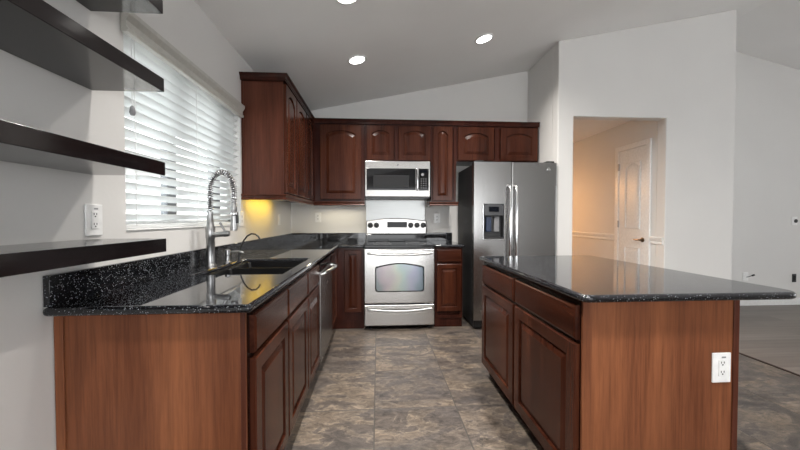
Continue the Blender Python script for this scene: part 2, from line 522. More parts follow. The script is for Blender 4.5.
dm = lambda u, v, z: (3.20 - v, u, z)
hd = bpy.data.objects.new('door_1', None); COL.objects.link(hd); hd.location = (3.20, 4.02, 0); hd['kind'] = 'structure'
hd['label'] = 'white two-panel hallway door seen through the opening'
s = MB().box(3.186, 3.1990, 3.782, 4.226, 0.01, 2.075)
s.build('slab', M['white'], hd, bevel=0.002)
door_mesh(lambda u, v, z: (3.186 - v, u, z), 3.865, 4.105, 1.075, 1.905, 0.011, 0.006, 0.07).build('upper_panel', M['white'], hd)
door_mesh(lambda u, v, z: (3.186 - v, u, z), 3.865, 4.105, 0.22, 0.84, 0.011, 0.006, 0.0).build('lower_panel', M['white'], hd)
cs = MB()
cs.prism([(3.715, 0), (3.779, 0), (3.779, 2.080), (4.230, 2.080), (4.230, 0), (4.300, 0), (4.300, 2.145), (3.715, 2.145)], 'X', 3.178, 3.1990)
cs.build('casing', M['white'], hd, bevel=0.006)
for z in (1.875, 1.13, 0.25):
    MB().box(3.170, 3.186, 4.218, 4.236, z - 0.045, z + 0.045).build('hinge', M['nickel'], hd, bevel=0.002)
h = MB().lathe((3.186, 3.822, 0.945), [(0.028, 0), (0.028, -0.006), (0.012, -0.012), (0.010, -0.045)], 'X', 16)
h.tube([(3.145, 3.815, 0.945), (3.14, 3.83, 0.945), (3.142, 3.875, 0.941), (3.145, 3.915, 0.945)], [0.010, 0.010, 0.008, 0.006], 8)
h.build('door_handle', M['bronze'], hd, smooth=True)

# ------------------------------------------------------------------ kitchen window, frame, pane
w1 = bpy.data.objects.new('window_1', None); COL.objects.link(w1); w1.location = (XL - 0.12, (WY0 + WY1) / 2, WZ0); w1['kind'] = 'structure'
w1['label'] = 'kitchen window behind the white blind'
fx0, fx1 = XL - 0.145, XL - 0.085
wf = MB()
wf.box(fx0, fx1, WY0, WY1, WZ0, WZ0 + 0.045).box(fx0, fx1, WY0, WY1, WZ1 - 0.045, WZ1)
wf.box(fx0, fx1, WY0, WY0 + 0.045, WZ0, WZ1).box(fx0, fx1, WY1 - 0.045, WY1, WZ0, WZ1)
wf.build('window_frame', M['white'], w1, bevel=0.004)
MB().box(fx0 + 0.01, fx1 - 0.01, 1.965, 2.055, WZ0 + 0.045, WZ1 - 0.045).build('mullion', M['metalgrey'], w1, bevel=0.004)
MB().box(fx0 + 0.01, fx1 - 0.01, 2.485, 2.60, WZ0 + 0.045, WZ1 - 0.045).build('mullion', M['metalgrey'], w1, bevel=0.004)
for y0, y1 in ((WY0 + 0.046, 1.964), (2.056, 2.484), (2.601, WY1 - 0.046)):
    MB().box(fx0 + 0.026, fx0 + 0.030, y0, y1, WZ0 + 0.046, WZ1 - 0.046).build('pane', M['glass'], w1)
struct(MB().box(XL - 0.084, XL + 0.006, WY0, WY1, WZ0, WZ0 + 0.008).build('window_sill', M['white'], bevel=0.003))

# outside: the neighbour's wall over the side yard
struct(fixed_origin(MB().box(-9, XL - 0.16, -1, 9, -0.3, -0.05).build('ground_side_yard', M['gravel'])))
nb = thing('neighbouring_house', 'pale stucco house across the side yard, glimpsed through the blind', 'house', (-4.6, 4.2, -0.05))
MB().box(-4.8, -4.6, 0.5, 9, -0.05, 2.6).build('house_wall', M['stucco'], nb)
MB().box(-4.595, -4.57, 4.6, 5.5, 0.75, 1.75).build('house_window', M['bluewin'], nb)
MB().box(-4.8, -4.3, 0.4, 9, 2.6, 2.75).build('eave', M['stucco'], nb)

# ------------------------------------------------------------------ the window blind
bl = thing('window_blind', 'white horizontal slat blind over the kitchen window with moulded valance', 'blind', (XL, (WY0 + WY1) / 2, WZ0))
sl = MB()
NS = 18
for i in range(NS):
    z = WZ0 + 0.062 + i * 0.0470
    xc, hw, tl = XL - 0.036, 0.025, math.radians(33)
    dx, dz = hw * math.cos(tl), hw * math.sin(tl)
    # room-side edge high, window-side edge low
    ring = []
    for q in (-1, -0.5, 0, 0.5, 1):
        cr = 0.003 * (1 - q * q)
        ring.append((xc + dx * q - cr * math.sin(tl), z + dz * q + cr * math.cos(tl)))
    back = [(p[0] + 0.0022 * math.sin(tl), p[1] - 0.0022 * math.cos(tl)) for p in ring][::-1]
    sl.prism(ring + back, 'Y', WY0 + 0.006, WY1 - 0.006)
sl.build('slats', M['slat'], bl, smooth=True, angle=30)
MB().box(XL - 0.060, XL - 0.012, WY0 + 0.006, WY1 - 0.006, WZ0 + 0.009, WZ0 + 0.028).build('bottom_rail', M['slat'], bl, bevel=0.004)
vp = [(XL + 0.002, 1.998), (XL + 0.032, 1.998), (XL + 0.036, 2.010), (XL + 0.028, 2.018), (XL + 0.026, 2.044), (XL + 0.034, 2.056), (XL + 0.042, 2.068), (XL + 0.043, 2.088), (XL + 0.002, 2.088)]
MB().prism(vp, 'Y', 1.500, 2.725).build('valance', M['valance'], bl, bevel=0.002)
MB().box(XL - 0.07, XL - 0.005, WY0 + 0.006, WY1 - 0.006, WZ1 - 0.045, WZ1 - 0.003).build('head_rail', M['white'], bl)
for y in (1.60, 2.12, 2.64):
    cd = MB()
    cd.box(XL - 0.0125, XL - 0.0110, y, y + 0.003, WZ0 + 0.02, WZ1 - 0.04)
    cd.build('ladder_cord', M['white'], bl)
cd = MB().tube([(XL - 0.006, 1.575, 2.02), (XL - 0.005, 1.575, 1.705)], 0.0013, 6)
cord = cd.build('lift_cord', M['white'], bl)
MB().lathe((XL - 0.005, 1.575, 1.665), [(0.004, 0.042), (0.009, 0.035), (0.012, 0.012), (0.008, 0.0)], 'Z', 12).build('tassel', M['grey'], cord, smooth=True)

# ================================================================== FLOATING SHELVES
SH = [('dark floating shelf cut off by the top of the photo', 1.990, ), ('upper dark floating shelf with its underside showing, in front of the blind', 1.692), ('dark floating shelf at mid height, second from the bottom', 1.371), ('lowest dark floating shelf just above the granite backsplash', 1.076)]
for i, (lab, z) in enumerate(SH):
    o = MB().box(XL + 0.001, -0.822, 0.05, 1.357, z, z + 0.051).build('floating_shelf', M['espresso'], bevel=0.0015)
    tag(o, lab, 'shelf', 'dark floating shelves on the left wall')

# ================================================================== CABINETS
left = lambda u, v, z: (-0.46 + v, u, z)           # fronts face +x, u = y
back = lambda u, v, z: (u, 3.64 - v, z)            # fronts face -y, u = x
isl = lambda u, v, z: (0.81 - v, u, z)             # fronts face -x, u = y
upl = lambda u, v, z: (-0.756 + v, u, z)
upb = lambda u, v, z: (u, 3.939 - v, z)

def mbox(m, mp, u0, u1, v0, v1, z0, z1):
    a = mp(u0, v0, z0); b = mp(u1, v1, z1)
    m.box(min(a[0], b[0]), max(a[0], b[0]), min(a[1], b[1]), max(a[1], b[1]), z0, z1)
    return m

def frame_mesh(mp, u0, u1, z0, z1, st=0.035, mids=(), stiles=()):
    m = MB()
    mbox(m, mp, u0, u0 + st, -0.019, 0, z0, z1); mbox(m, mp, u1 - st, u1, -0.019, 0, z0, z1)
    mbox(m, mp, u0 + st, u1 - st, -0.019, 0, z0, z0 + st); mbox(m, mp, u0 + st, u1 - st, -0.019, 0, z1 - st, z1)
    for z in mids: mbox(m, mp, u0 + st, u1 - st, -0.019, -0.0003, z - 0.02, z + 0.02)
    for u in stiles: mbox(m, mp, u - 0.025, u + 0.025, -0.019, -0.0003, z0 + st, z1 - st)
    return m

def carcass(mp, u0, u1, depth, z0, z1, kick=None, kickback=0.035):
    m = MB()
    mbox(m, mp, u0, u1, -depth, -0.0195, z0, z1)
    return m

GRAIN = {'left': 'front_y', 'isl': 'front_y', 'back': 'front_x'}
# --- left run
t = thing('base_cabinet', 'cherry base cabinet with wide wood end panel, nearest on the left', 'cabinet', (-0.77, 1.43, 0), 'cherry base cabinets along the left wall')
carcass(left, 1.20, 1.664, 0.622, 0.10, 0.884).build('carcass', M['frame'], t)
mbox(MB(), left, 1.20, 1.664, -0.60, -0.035, 0.0, 0.10).build('toe_kick', M['kick'], t)
MB().box(XL + 0.003, -0.461, 1.190, 1.1995, 0.0, 0.884).build('end_panel', M['panel'], t)
MB().box(XL + 0.003, XL + 0.032, 1.184, 1.190, 0, 0.884).build('edge_trim', M['panel'], t, bevel=0.002)
MB().box(-0.478, -0.461, 1.186, 1.190, 0, 0.884).build('edge_trim', M['upanel'], t, bevel=0.002)
frame_mesh(left, 1.20, 1.664, 0.10, 0.884, mids=(0.708,)).build('face_frame', M['frame_shade'], t)
door_mesh(left, 1.224, 1.656, 0.722, 0.858, slab=True).build('drawer', M['front_y'], t)
door_mesh(left, 1.224, 1.656, 0.120, 0.702).build('door', M['door'], t)

t = thing('sink_base_cabinet', 'cherry sink base cabinet with two false drawer fronts over two doors, beside the dishwasher', 'cabinet', (-0.77, 2.11, 0), 'cherry base cabinets along the left wall')
m = MB()
mbox(m, left, 1.666, 2.552, -0.622, -0.0195, 0.10, 0.62)
mbox(m, left, 1.666, 1.69, -0.622, -0.0195, 0.62, 0.884); mbox(m, left, 2.528, 2.552, -0.622, -0.0195, 0.62, 0.884)
m.build('carcass', M['frame'], t)
mbox(MB(), left, 1.666, 2.552, -0.60, -0.035, 0.0, 0.10).build('toe_kick', M['kick'], t)
frame_mesh(left, 1.666, 2.552, 0.10, 0.884, mids=(0.708,), stiles=(2.122,)).build('face_frame', M['frame_shade'], t)
for u0, u1 in ((1.672, 2.115), (2.131, 2.545)):
    door_mesh(left, u0, u1, 0.722, 0.858, slab=True).build('false_drawer_front', M['front_y'], t)
    door_mesh(left, u0, u1, 0.120, 0.702).build('door', M['door'], t)

t = thing('corner_base_cabinet', 'cherry corner base cabinet with two narrow full-height doors between dishwasher and range', 'cabinet', (-0.77, 3.9, 0))
m = MB().box(XL + 0.003, -0.4795, 3.172, YB - 0.002, 0.10, 0.884).box(-0.4795, -0.152, 3.6595, YB - 0.002, 0.10, 0.884)
m.build('carcass', M['frame'], t)
MB().box(XL + 0.003, -0.495, 3.172, YB - 0.002, 0, 0.10).box(-0.495, -0.152, 3.652, YB - 0.002, 0, 0.10).build('toe_kick', M['frame'], t)
m = MB()
for (u0, u1) in ((3.172, 3.215), (3.585, 3.640)): mbox(m, left, u0, u1, -0.019, 0, 0.10, 0.884)
mbox(m, left, 3.215, 3.585, -0.019, 0, 0.10, 0.135); mbox(m, left, 3.215, 3.585, -0.019, 0, 0.835, 0.884)
m2 = m
for (u0, u1) in ((-0.4595, -0.375), (-0.192, -0.152)): mbox(m2, back, u0, u1, -0.019, 0, 0.10, 0.884)
mbox(m2, back, -0.375, -0.192, -0.019, 0, 0.10, 0.20); mbox(m2, back, -0.375, -0.192, -0.019, 0, 0.835, 0.884)
m.build('face_frame', M['frame'], t)
door_mesh(left, 3.195, 3.600, 0.120, 0.858, w=0.05).build('door', M['door'], t)
door_mesh(back, -0.362, -0.178, 0.185, 0.862, w=0.045).build('door', M['door'], t)

t = thing('base_cabinet', 'narrow cherry base cabinet with one drawer and one door between range and refrigerator', 'cabinet', (0.79, 3.95, 0))
carcass(back, 0.625, 0.935, 0.625, 0.10, 0.884).build('carcass', M['frame'], t)
mbox(MB(), back, 0.625, 0.935, -0.60, -0.012, 0.0, 0.10).build('toe_kick', M['frame'], t)
frame_mesh(back, 0.625, 0.935, 0.10, 0.884, mids=(0.714,)).build('face_frame', M['frame'], t)
door_mesh(back, 0.648, 0.918, 0.726, 0.862, slab=True).build('drawer', M['front_x'], t)
door_mesh(back, 0.648, 0.918, 0.180, 0.702, w=0.05).build('door', M['door'], t)

# --- island
def island_cab(label, u0, u1, near):
    t = thing('island_cabinet', label, 'cabinet', (1.15, (u0 + u1) / 2, 0), 'cherry cabinets of the island')
    carcass(isl, u0, u1, 0.66, 0.10, 0.884).build('carcass', M['panel'], t)
    mbox(MB(), isl, u0, u1, -0.655, -0.045, 0.0, 0.10).build('toe_kick', M['kick'], t)
    frame_mesh(isl, u0, u1, 0.10, 0.884, st=0.03, mids=(0.705,)).build('face_frame', M['frame_shade'], t)
    door_mesh(isl, u0 + 0.008, u1 - 0.012, 0.717, 0.856, slab=True).build('drawer', M['front_y'], t)
    door_mesh(isl, u0 + 0.008, u1 - 0.012, 0.105, 0.700, w=0.062).build('door', M['door'], t)
    if near:
        MB().box(0.8105, 1.473, u0 - 0.0095, u0 - 0.0003, 0, 0.884).build('end_panel', M['panel'], t)
        MB().box(1.448, 1.473, u0 - 0.015, u0 - 0.0095, 0, 0.884).build('edge_trim', M['upanel'], t, bevel=0.002)
island_cab('nearer island cabinet of orange-brown cherry, its broad end panel holding the white outlet', 1.274, 1.888, True)
island_cab('farther island cabinet of dark cherry, beside the refrigerator', 1.890, 2.494, False)

# --- uppers
t = thing('wall_cabinet', 'cherry wall cabinet beside the window with two arched doors and a plain lit side panel', 'cabinet', (-0.92, 3.13, 1.40))
MB().box(XL + 0.002, -0.7755, 2.759, 3.520, 1.40, 2.30).build('carcass', M['upanel'], t)
frame_mesh(upl, 2.759, 3.520, 1.40, 2.30, mids=(), stiles=(3.12,)).build('face_frame', M['frame'], t)
MB().box(-0.778, -0.7562, 2.755, 2.759, 1.40, 2.30).build('edge_trim', M['upanel'], t)
MB().box(XL + 0.002, XL + 0.018, 2.755, 2.759, 1.40, 2.30).build('edge_trim', M['upanel'], t)
for u0, u1 in ((2.766, 3.103), (3.131, 3.512)):
    door_mesh(upl, u0, u1, 1.412, 2.288, arch=0.045).build('door', M['door'], t)

t = thing('corner_wall_cabinet', 'cherry corner wall cabinet with arched doors meeting in the back left corner', 'cabinet', (-0.9, 4.1, 1.40))
MB().box(XL + 0.002, -0.7755, 3.522, YB - 0.002, 1.40, 2.30).box(-0.7755, -0.152, 3.9585, YB - 0.002, 1.40, 2.30).build('carcass', M['frame'], t)
m = MB()
for u0, u1 in ((3.522, 3.56), (3.90, 3.939)): mbox(m, upl, u0, u1, -0.019, 0, 1.40, 2.30)
mbox(m, upl, 3.56, 3.90, -0.019, 0, 1.40, 1.435); mbox(m, upl, 3.56, 3.90, -0.019, 0, 2.265, 2.30)
for u0, u1 in ((-0.7555, -0.65), (-0.21, -0.152)): mbox(m, upb, u0, u1, -0.019, 0, 1.40, 2.30)
mbox(m, upb, -0.65, -0.21, -0.019, 0, 1.40, 1.435); mbox(m, upb, -0.65, -0.21, -0.019, 0, 2.265, 2.30)
m.build('face_frame', M['frame'], t)
door_mesh(upl, 3.545, 3.885, 1.412, 2.288, arch=0.045).build('door', M['door'], t)
door_mesh(upb, -0.665, -0.192, 1.425, 2.288, w=0.065, arch=0.045).build('door', M['door'], t)

def upper(label, u0, u1, z0, doors, w=0.055, arch=0.04):
    t = thing('wall_cabinet', label, 'cabinet', ((u0 + u1) / 2, 4.1, z0), 'cherry wall cabinets along the back wall')
    carcass(upb, u0, u1, 0.328, z0, 2.30).build('carcass', M['frame'], t)
    st = [(a[1] + b[0]) / 2 for a, b in zip(doors, doors[1:])]
    frame_mesh(upb, u0, u1, z0, 2.30, st=0.03, stiles=st).build('face_frame', M['frame'], t)
    for a, b in doors:
        door_mesh(upb, a, b, z0 + 0.012, 2.288, w=w, arch=arch).build('door', M['door'], t)
upper('short cherry wall cabinet with two arched doors directly above the microwave', -0.150, 0.629, 1.872, [(-0.126, 0.192), (0.246, 0.616)], 0.058, 0.035)
upper('tall narrow cherry wall cabinet with one arched door right of the microwave', 0.631, 0.931, 1.400, [(0.650, 0.880)], 0.055, 0.04)
upper('short wide cherry wall cabinet with two arched doors above the refrigerator', 0.933, 1.936, 1.880, [(0.950, 1.384), (1.468, 1.922)], 0.07, 0.045)

def sweep(path, prof, name, mat):
    """prof (outwards, z) swept along path (x, y), outwards = right of travel"""
    P = [Vector(p) for p in path]
    rings = []
    for i, p in enumerate(P):
        d0 = (P[i] - P[i - 1]).normalized() if i else None
        d1 = (P[i + 1] - P[i]).normalized() if i < len(P) - 1 else None
        n0 = Vector((d0.y, -d0.x)) if d0 else None
        n1 = Vector((d1.y, -d1.x)) if d1 else None
        if n0 and n1:
            nn = (n0 + n1).normalized(); k = 1 / nn.dot(n0)
        else: nn = n0 or n1; k = 1
        rings.append([(p.x + nn.x * o * k, p.y + nn.y * o * k, z) for o, z in prof])
    return MB().loops(rings).build(name, mat)
cpath = [(XL + 0.002, 2.757), (-0.756, 2.757), (-0.756, 3.939), (1.936, 3.939)]
cp = [(-0.02, 2.3005), (0.0235, 2.3005), (0.0235, 2.312), (0.027, 2.314), (0.027, 2.321), (0.031, 2.331), (0.037, 2.338), (0.037, 2.343), (0.041, 2.345), (0.041, 2.354), (-0.02, 2.354)]
tag(sweep(cpath, cp, 'crown_moulding', M['frame']), 'dark cherry crown moulding running along the tops of all the wall cabinets', 'moulding')
rp = [(-0.018, 1.3995), (0.024, 1.3995), (0.026, 1.392), (0.018, 1.383), (0.016, 1.372), (0.022, 1.360), (0.018, 1.355), (-0.018, 1.355)]
tag(sweep([(XL + 0.002, 2.757), (-0.756, 2.757), (-0.756, 3.939), (-0.152, 3.939)], rp, 'light_rail_moulding', M['upanel']), 'dark cherry light rail under the left and corner wall cabinets', 'moulding')
tag(sweep([(0.627, 4.1), (0.627, 3.939), (0.935, 3.939), (0.935, 4.1)], rp, 'light_rail_moulding', M['upanel']), 'short dark cherry light rail under the tall narrow wall cabinet', 'moulding')

# ================================================================== COUNTERTOPS
ct = thing('countertop', 'black speckled granite worktop in an L along the left and back walls', 'countertop', (-0.8, 2.5, 0.876))
Z0, Z1 = 0.886, 0.916
SX0, SX1, SY0, SY1 = -0.945, -0.505, 1.775, 2.462
def grid_slab(xs, ys, holes, keep):
    m = MB()
    for i in range(len(xs) - 1):
        for j in range(len(ys) - 1):
            cx, cy = (xs[i] + xs[i + 1]) / 2, (ys[j] + ys[j + 1]) / 2
            if keep(cx, cy): 
                m.bm.faces.new([m.bm.verts.new((x, y, Z1)) for x, y in ((xs[i], ys[j]), (xs[i + 1], ys[j]), (xs[i + 1], ys[j + 1]), (xs[i], ys[j + 1]))])
    bmesh.ops.remove_doubles(m.bm, verts=m.bm.verts[:], dist=1e-5)
    r = bmesh.ops.extrude_face_region(m.bm, geom=m.bm.faces[:])
    bmesh.ops.translate(m.bm, verts=[v for v in r['geom'] if isinstance(v, bmesh.types.BMVert)], vec=(0, 0, Z0 - Z1))
    return m
xs = [XL + 0.002, SX0, SX1, -0.424, -0.150]
ys = [1.142, SY0, SY1, 3.606, YB - 0.002]
m = grid_slab(xs, ys, None, lambda x, y: (x < -0.424 or y > 3.606) and not (SX0 < x < SX1 and SY0 < y < SY1))
m.build('slab', M['granite'], ct, bevel=0.0140, seg=4, smooth=True)
bs = MB().box(XL + 0.002, XL + 0.022, 1.152, YB - 0.002, 0.9162, 1.019).box(XL + 0.022, -0.152, YB - 0.022, YB - 0.002, 0.9162, 1.019)
bs.build('backsplash', M['granite'], ct, bevel=0.002)

ct = thing('countertop', 'short piece of black granite worktop between range and refrigerator', 'countertop', (0.785, 3.93, 0.876))
MB().box(0.618, 0.955, 3.606, YB - 0.002, Z0, Z1).build('slab', M['granite'], ct, bevel=0.014, seg=4, smooth=True)
MB().box(0.618, 0.955, YB - 0.022, YB - 0.002, 0.9162, 1.019).build('backsplash', M['granite'], ct, bevel=0.002)

pts = round_poly([(0.768, 1.193), (1.674, 1.193), (1.662, 2.515), (0.768, 2.515)], [0.035, 0.06, 0.04, 0.04])
o = MB().prism(pts, 'Z', Z0, Z1).build('island_countertop', M['granite'], bevel=0.0140, seg=4, smooth=True)
tag(o, 'black speckled granite island top with rounded corners and an overhang on the right', 'countertop')

# ================================================================== SINK, FAUCETS
sk = thing('kitchen_sink', 'black double-bowl sink set into the left worktop below the window', 'sink', ((SX0 + SX1) / 2, 2.118, 0.70))
def bowl(x0, x1, y0, y1, zb):
    def ring(i, z, r):
        return [(p[0], p[1], z) for p in round_poly([(x0 + i, y0 + i), (x1 - i, y0 + i), (x1 - i, y1 - i), (x0 + i, y1 - i)], [r] * 4, 5)]
    return MB().loops([ring(-0.004, 0.893, 0.02), ring(0, 0.893, 0.02), ring(0.004, 0.885, 0.02), ring(0.014, zb + 0.03, 0.04), ring(0.04, zb, 0.05)], close0=False, close1=True)
ym = 2.15
bowl(SX0 + 0.022, SX1 - 0.018, SY0 + 0.020, ym - 0.012, 0.70).build('basin', M['sink'], sk, smooth=True, angle=60)
bowl(SX0 + 0.022, SX1 - 0.018, ym + 0.012, SY1 - 0.020, 0.74).build('basin', M['sink'], sk, smooth=True, angle=60)
rim = MB()
def ringz(o_, z, r): return [(p[0], p[1], z) for p in round_poly([(SX0 - o_, SY0 - o_), (SX1 + o_, SY0 - o_), (SX1 + o_, SY1 + o_), (SX0 - o_, SY1 + o_)], [r] * 4, 5)]
rim.loops([ringz(-0.0185, 0.885, 0.012), ringz(-0.0185, 0.896, 0.012), ringz(-0.004, 0.898, 0.016), ringz(-0.0008, 0.897, 0.016)], False, False)
rim.box(SX0 + 0.018, SX1 - 0.016, ym - 0.012, ym + 0.012, 0.85, 0.886)
rim.build('rim', M['sink'], sk, smooth=True)
for y, z in (((SY0 + ym) / 2, 0.70), ((SY1 + ym) / 2, 0.74)):
    MB().lathe((-0.72, y, z), [(0.04, 0.0005), (0.042, 0.003), (0.03, 0.002), (0.012, 0.006)], 'Z', 16).build('drain', M['nickel'], sk, smooth=True)

fa = thing('kitchen_faucet', 'tall pull-down faucet with exposed spring coil in front of the blind', 'faucet', (-1.018, 2.105, 0.9162))
FX, FY = -1.018, 2.105
MB().lathe((FX, FY, 0.9162), [(0.031, 0), (0.031, 0.006), (0.026, 0.012), (0.0240, 0.02), (0.0240, 0.165), (0.027, 0.17), (0.027, 0.235), (0.021, 0.245), (0.0165, 0.30), (0.0160, 0.33)], 'Z', 20).build('post', M['nickel'], fa, smooth=True)
arch = [(FX, FY, 1.25), (FX, FY, 1.36)]
R = 0.074
DY = -0.02
for k in range(0, 15):
    a = PI - PI * k / 14
    arch.append((FX + R + R * math.cos(a), FY + DY * k / 14, 1.372 + 0.112 * math.sin(a)))
arch += [(FX + 2 * R, FY + DY, 1.34), (FX + 2 * R, FY + DY, 1.30)]
MB().tube(arch, 0.0085, 8).build('hose', M['black'], fa, smooth=True)
# spring: helix round the hose
def resample(path, n):
    P = [Vector(p) for p in path]; L = [0]
    for a, b in zip(P, P[1:]): L.append(L[-1] + (b - a).length)
    out = []
    j = 0
    for i in range(n):
        d = L[-1] * i / (n - 1)
        while j < len(L) - 2 and L[j + 1] < d: j += 1
        out.append(P[j].lerp(P[j + 1], (d - L[j]) / max(1e-9, L[j + 1] - L[j])))
    return out
turns, per = 38, 12
base = resample(arch, turns * per)
hp = []
for i, p in enumerate(base):
    t_ = (base[min(i + 1, len(base) - 1)] - base[max(0, i - 1)]).normalized()
    n1 = Vector((0, 1, 0)); n1 = (n1 - t_ * n1.dot(t_)).normalized(); n2 = t_.cross(n1)
    a = 2 * PI * i / per
    hp.append(p + (n1 * math.cos(a) + n2 * math.sin(a)) * 0.0150)
MB().tube(hp, 0.0033, 6).build('spring', M['chrome'], fa, smooth=True)
hx, hy = FX + 2 * R, FY + DY
MB().lathe((hx, hy, 1.132), [(0.020, 0), (0.021, 0.01), (0.018, 0.05), (0.017, 0.12), (0.019, 0.125), (0.019, 0.14), (0.013, 0.15), (0.012, 0.185)], 'Z', 18).build('spray_head', M['nickel'], fa, smooth=True)
MB().box(hx + 0.012, hx + 0.024, hy - 0.010, hy + 0.010, 1.175, 1.225).build('spray_button', M['black'], fa, bevel=0.003)
a_ = MB().tube([(FX, FY, 1.232), (hx - 0.02, hy, 1.232)], 0.0045, 8)
a_.lathe((hx, hy, 1.222), [(0.022, 0), (0.024, 0.004), (0.024, 0.016), (0.022, 0.02)], 'Z', 16)
a_.build('support_arm', M['chrome'], fa, smooth=True)
hd_ = MB().tube([(FX + 0.015, FY, 1.105), (FX + 0.085, FY, 1.11)], [0.017, 0.016], 14)
hd_.tube([(FX + 0.080, FY, 1.11), (FX + 0.10, FY, 1.113), (FX + 0.112, FY, 1.113)], [0.019, 0.019, 0.015], 14)
hd_.tube([(FX + 0.09, FY, 1.12), (FX + 0.078, FY - 0.01, 1.15), (FX + 0.066, FY - 0.02, 1.18)], [0.007, 0.006, 0.0075], 8)
hd_.build('lever_handle', M['nickel'], fa, smooth=True)

sd = thing('soap_dispenser', 'short brushed metal soap dispenser standing right of the spring faucet', 'dispenser', (-0.965, 2.215, 0.9162))
MB().lathe((-0.965, 2.215, 0.9162), [(0.022, 0), (0.022, 0.008), (0.014, 0.014), (0.012, 0.05), (0.017, 0.055), (0.017, 0.085), (0.010, 0.09)], 'Z', 16).build('pump_body', M['nickel'], sd, smooth=True)
MB().tube([(-0.965, 2.215, 0.988), (-0.90, 2.225, 0.992), (-0.872, 2.23, 0.984)], [0.007, 0.006, 0.005], 8).build('spout', M['nickel'], sd, smooth=True)
wf_ = thing('filtered_water_faucet', 'thin black gooseneck water faucet behind the sink', 'faucet', (-0.915, 2.27, 0.9162))
MB().lathe((-0.915, 2.27, 0.9162), [(0.017, 0), (0.017, 0.006), (0.009, 0.012), (0.008, 0.035)], 'Z', 14).build('base', M['black'], wf_, smooth=True)
g = [(-0.915, 2.27, 0.945), (-0.912, 2.27, 0.98), (-0.902, 2.27, 1.02), (-0.885, 2.27, 1.058), (-0.862, 2.27, 1.088), (-0.835, 2.27, 1.103), (-0.810, 2.27, 1.100), (-0.792, 2.27, 1.086), (-0.780, 2.27, 1.066)]
MB().tube(g, 0.0055, 8).build('gooseneck', M['black'], wf_, smooth=True)

# ================================================================== DISHWASHER
dw = thing('dishwasher', 'stainless dishwasher with bowed handle in the left run of cabinets', 'dishwasher', (-0.75, 2.86, 0))
MB().box(XL + 0.03, -0.47, 2.557, 3.168, 0.03, 0.872).build('tub', M['case'], dw)
MB().box(-0.4695, -0.432, 2.559, 3.166, 0.10, 0.795).build('door', M['steel'], dw, bevel=0.006, seg=3)
MB().box(-0.4695, -0.434, 2.559, 3.166, 0.799, 0.868).build('control_panel', M['blackgloss'], dw, bevel=0.005)
MB().box(-0.5, -0.485, 2.557, 3.168, 0.0, 0.098).build('toe_kick', M['black'], dw)
hp = [(-0.433, 2.60, 0.775)]
for k in range(13):
    q = k / 12
    hp.append((-0.408 + 0.050 * math.sin(PI * q), 2.60 + 0.52 * q, 0.785 + 0.012 * math.sin(PI * q)))
hp.append((-0.433, 3.12, 0.775))
MB().tube(hp, 0.013, 10).build('handle', M['chrome'], dw, smooth=True)

# ================================================================== RANGE
RX0, RX1, RY = -0.145, 0.612, 3.575
rg = thing('range', 'freestanding stainless electric range with black glass cooktop between the base cabinets', 'stove', (0.2335, 3.92, 0))
MB().box(RX0 + 0.004, RX1 - 0.004, 3.615, 4.240, 0.035, 0.895).build('body', M['black'], rg)
for x in (RX0 + 0.06, RX1 - 0.06):
    for y in (3.66, 4.18): MB().lathe((x, y, 0), [(0.018, 0), (0.018, 0.01), (0.010, 0.012), (0.010, 0.036)], 'Z', 10).build('foot', M['black'], rg)
MB().box(RX0, RX1, RY - 0.002, 4.244, 0.896, 0.917).build('cooktop', M['blackgloss'], rg, bevel=0.006, seg=3)
for x, y, r in ((0.05, 3.75, 0.10), (0.43, 3.76, 0.115), (0.06, 4.04, 0.085), (0.42, 4.05, 0.085)):
    MB().loops([[(x + rr * math.cos(k * PI / 16), y + rr * math.sin(k * PI / 16), z) for k in range(32)] for rr, z in ((r, 0.9171), (r, 0.9178), (r - 0.006, 0.9178), (r - 0.006, 0.9171))], False, False).build('burner_ring', M['grey'], rg)
od = MB().box(RX0, RX1, RY, 3.612, 0.290, 0.872)
odr = od.build('oven_door', M['steel_x'], rg, bevel=0.007, seg=3)
wp = round_poly([(-0.018, 0.425), (0.489, 0.425), (0.489, 0.672)] + [(0.489 - 0.507 * k / 12, 0.672 + 0.040 * math.sin(PI * k / 12)) for k in range(1, 12)] + [(-0.018, 0.672)], [0.03, 0.03, 0.02] + [0] * 11 + [0.02], 4)
wb = round_poly([(-0.030, 0.413), (0.501, 0.413), (0.501, 0.684)] + [(0.501 - 0.531 * k / 12, 0.684 + 0.042 * math.sin(PI * k / 12)) for k in range(1, 12)] + [(-0.030, 0.684)], [0.034, 0.034, 0.024] + [0] * 11 + [0.024], 4)
MB().prism(wb, 'Y', RY - 0.003, RY + 0.001).build('window_border', M['blackgloss'], odr)
MB().prism(wp, 'Y', RY - 0.005, RY - 0.0028).build('oven_window', M['oven'], odr)
vs = MB()
for k in range(6): vs.box(RX0 + 0.03 + k * 0.118, RX0 + 0.03 + k * 0.118 + 0.098, RY - 0.0015, RY + 0.002, 0.857, 0.862)
vs.build('vent_slots', M['black'], odr)
def bow(z, name, parent, x0=-0.105, x1=0.575):
    p = [(x0, RY + 0.002, z)]
    for k in range(15):
        q = k / 14
        p.append((x0 + (x1 - x0) * q, RY - 0.026 - 0.024 * math.sin(PI * q), z + 0.004 - 0.016 * math.sin(PI * q)))
    p.append((x1, RY + 0.002, z))
    MB().tube(p, 0.0125, 10).build(name, M['nickel'], parent, smooth=True)
bow(0.826, 'handle', odr)
dr = MB().box(RX0, RX1, RY, 3.612, 0.048, 0.272).build('storage_drawer', M['steel_x'], rg, bevel=0.007, seg=3)
bow(0.228, 'handle', dr)
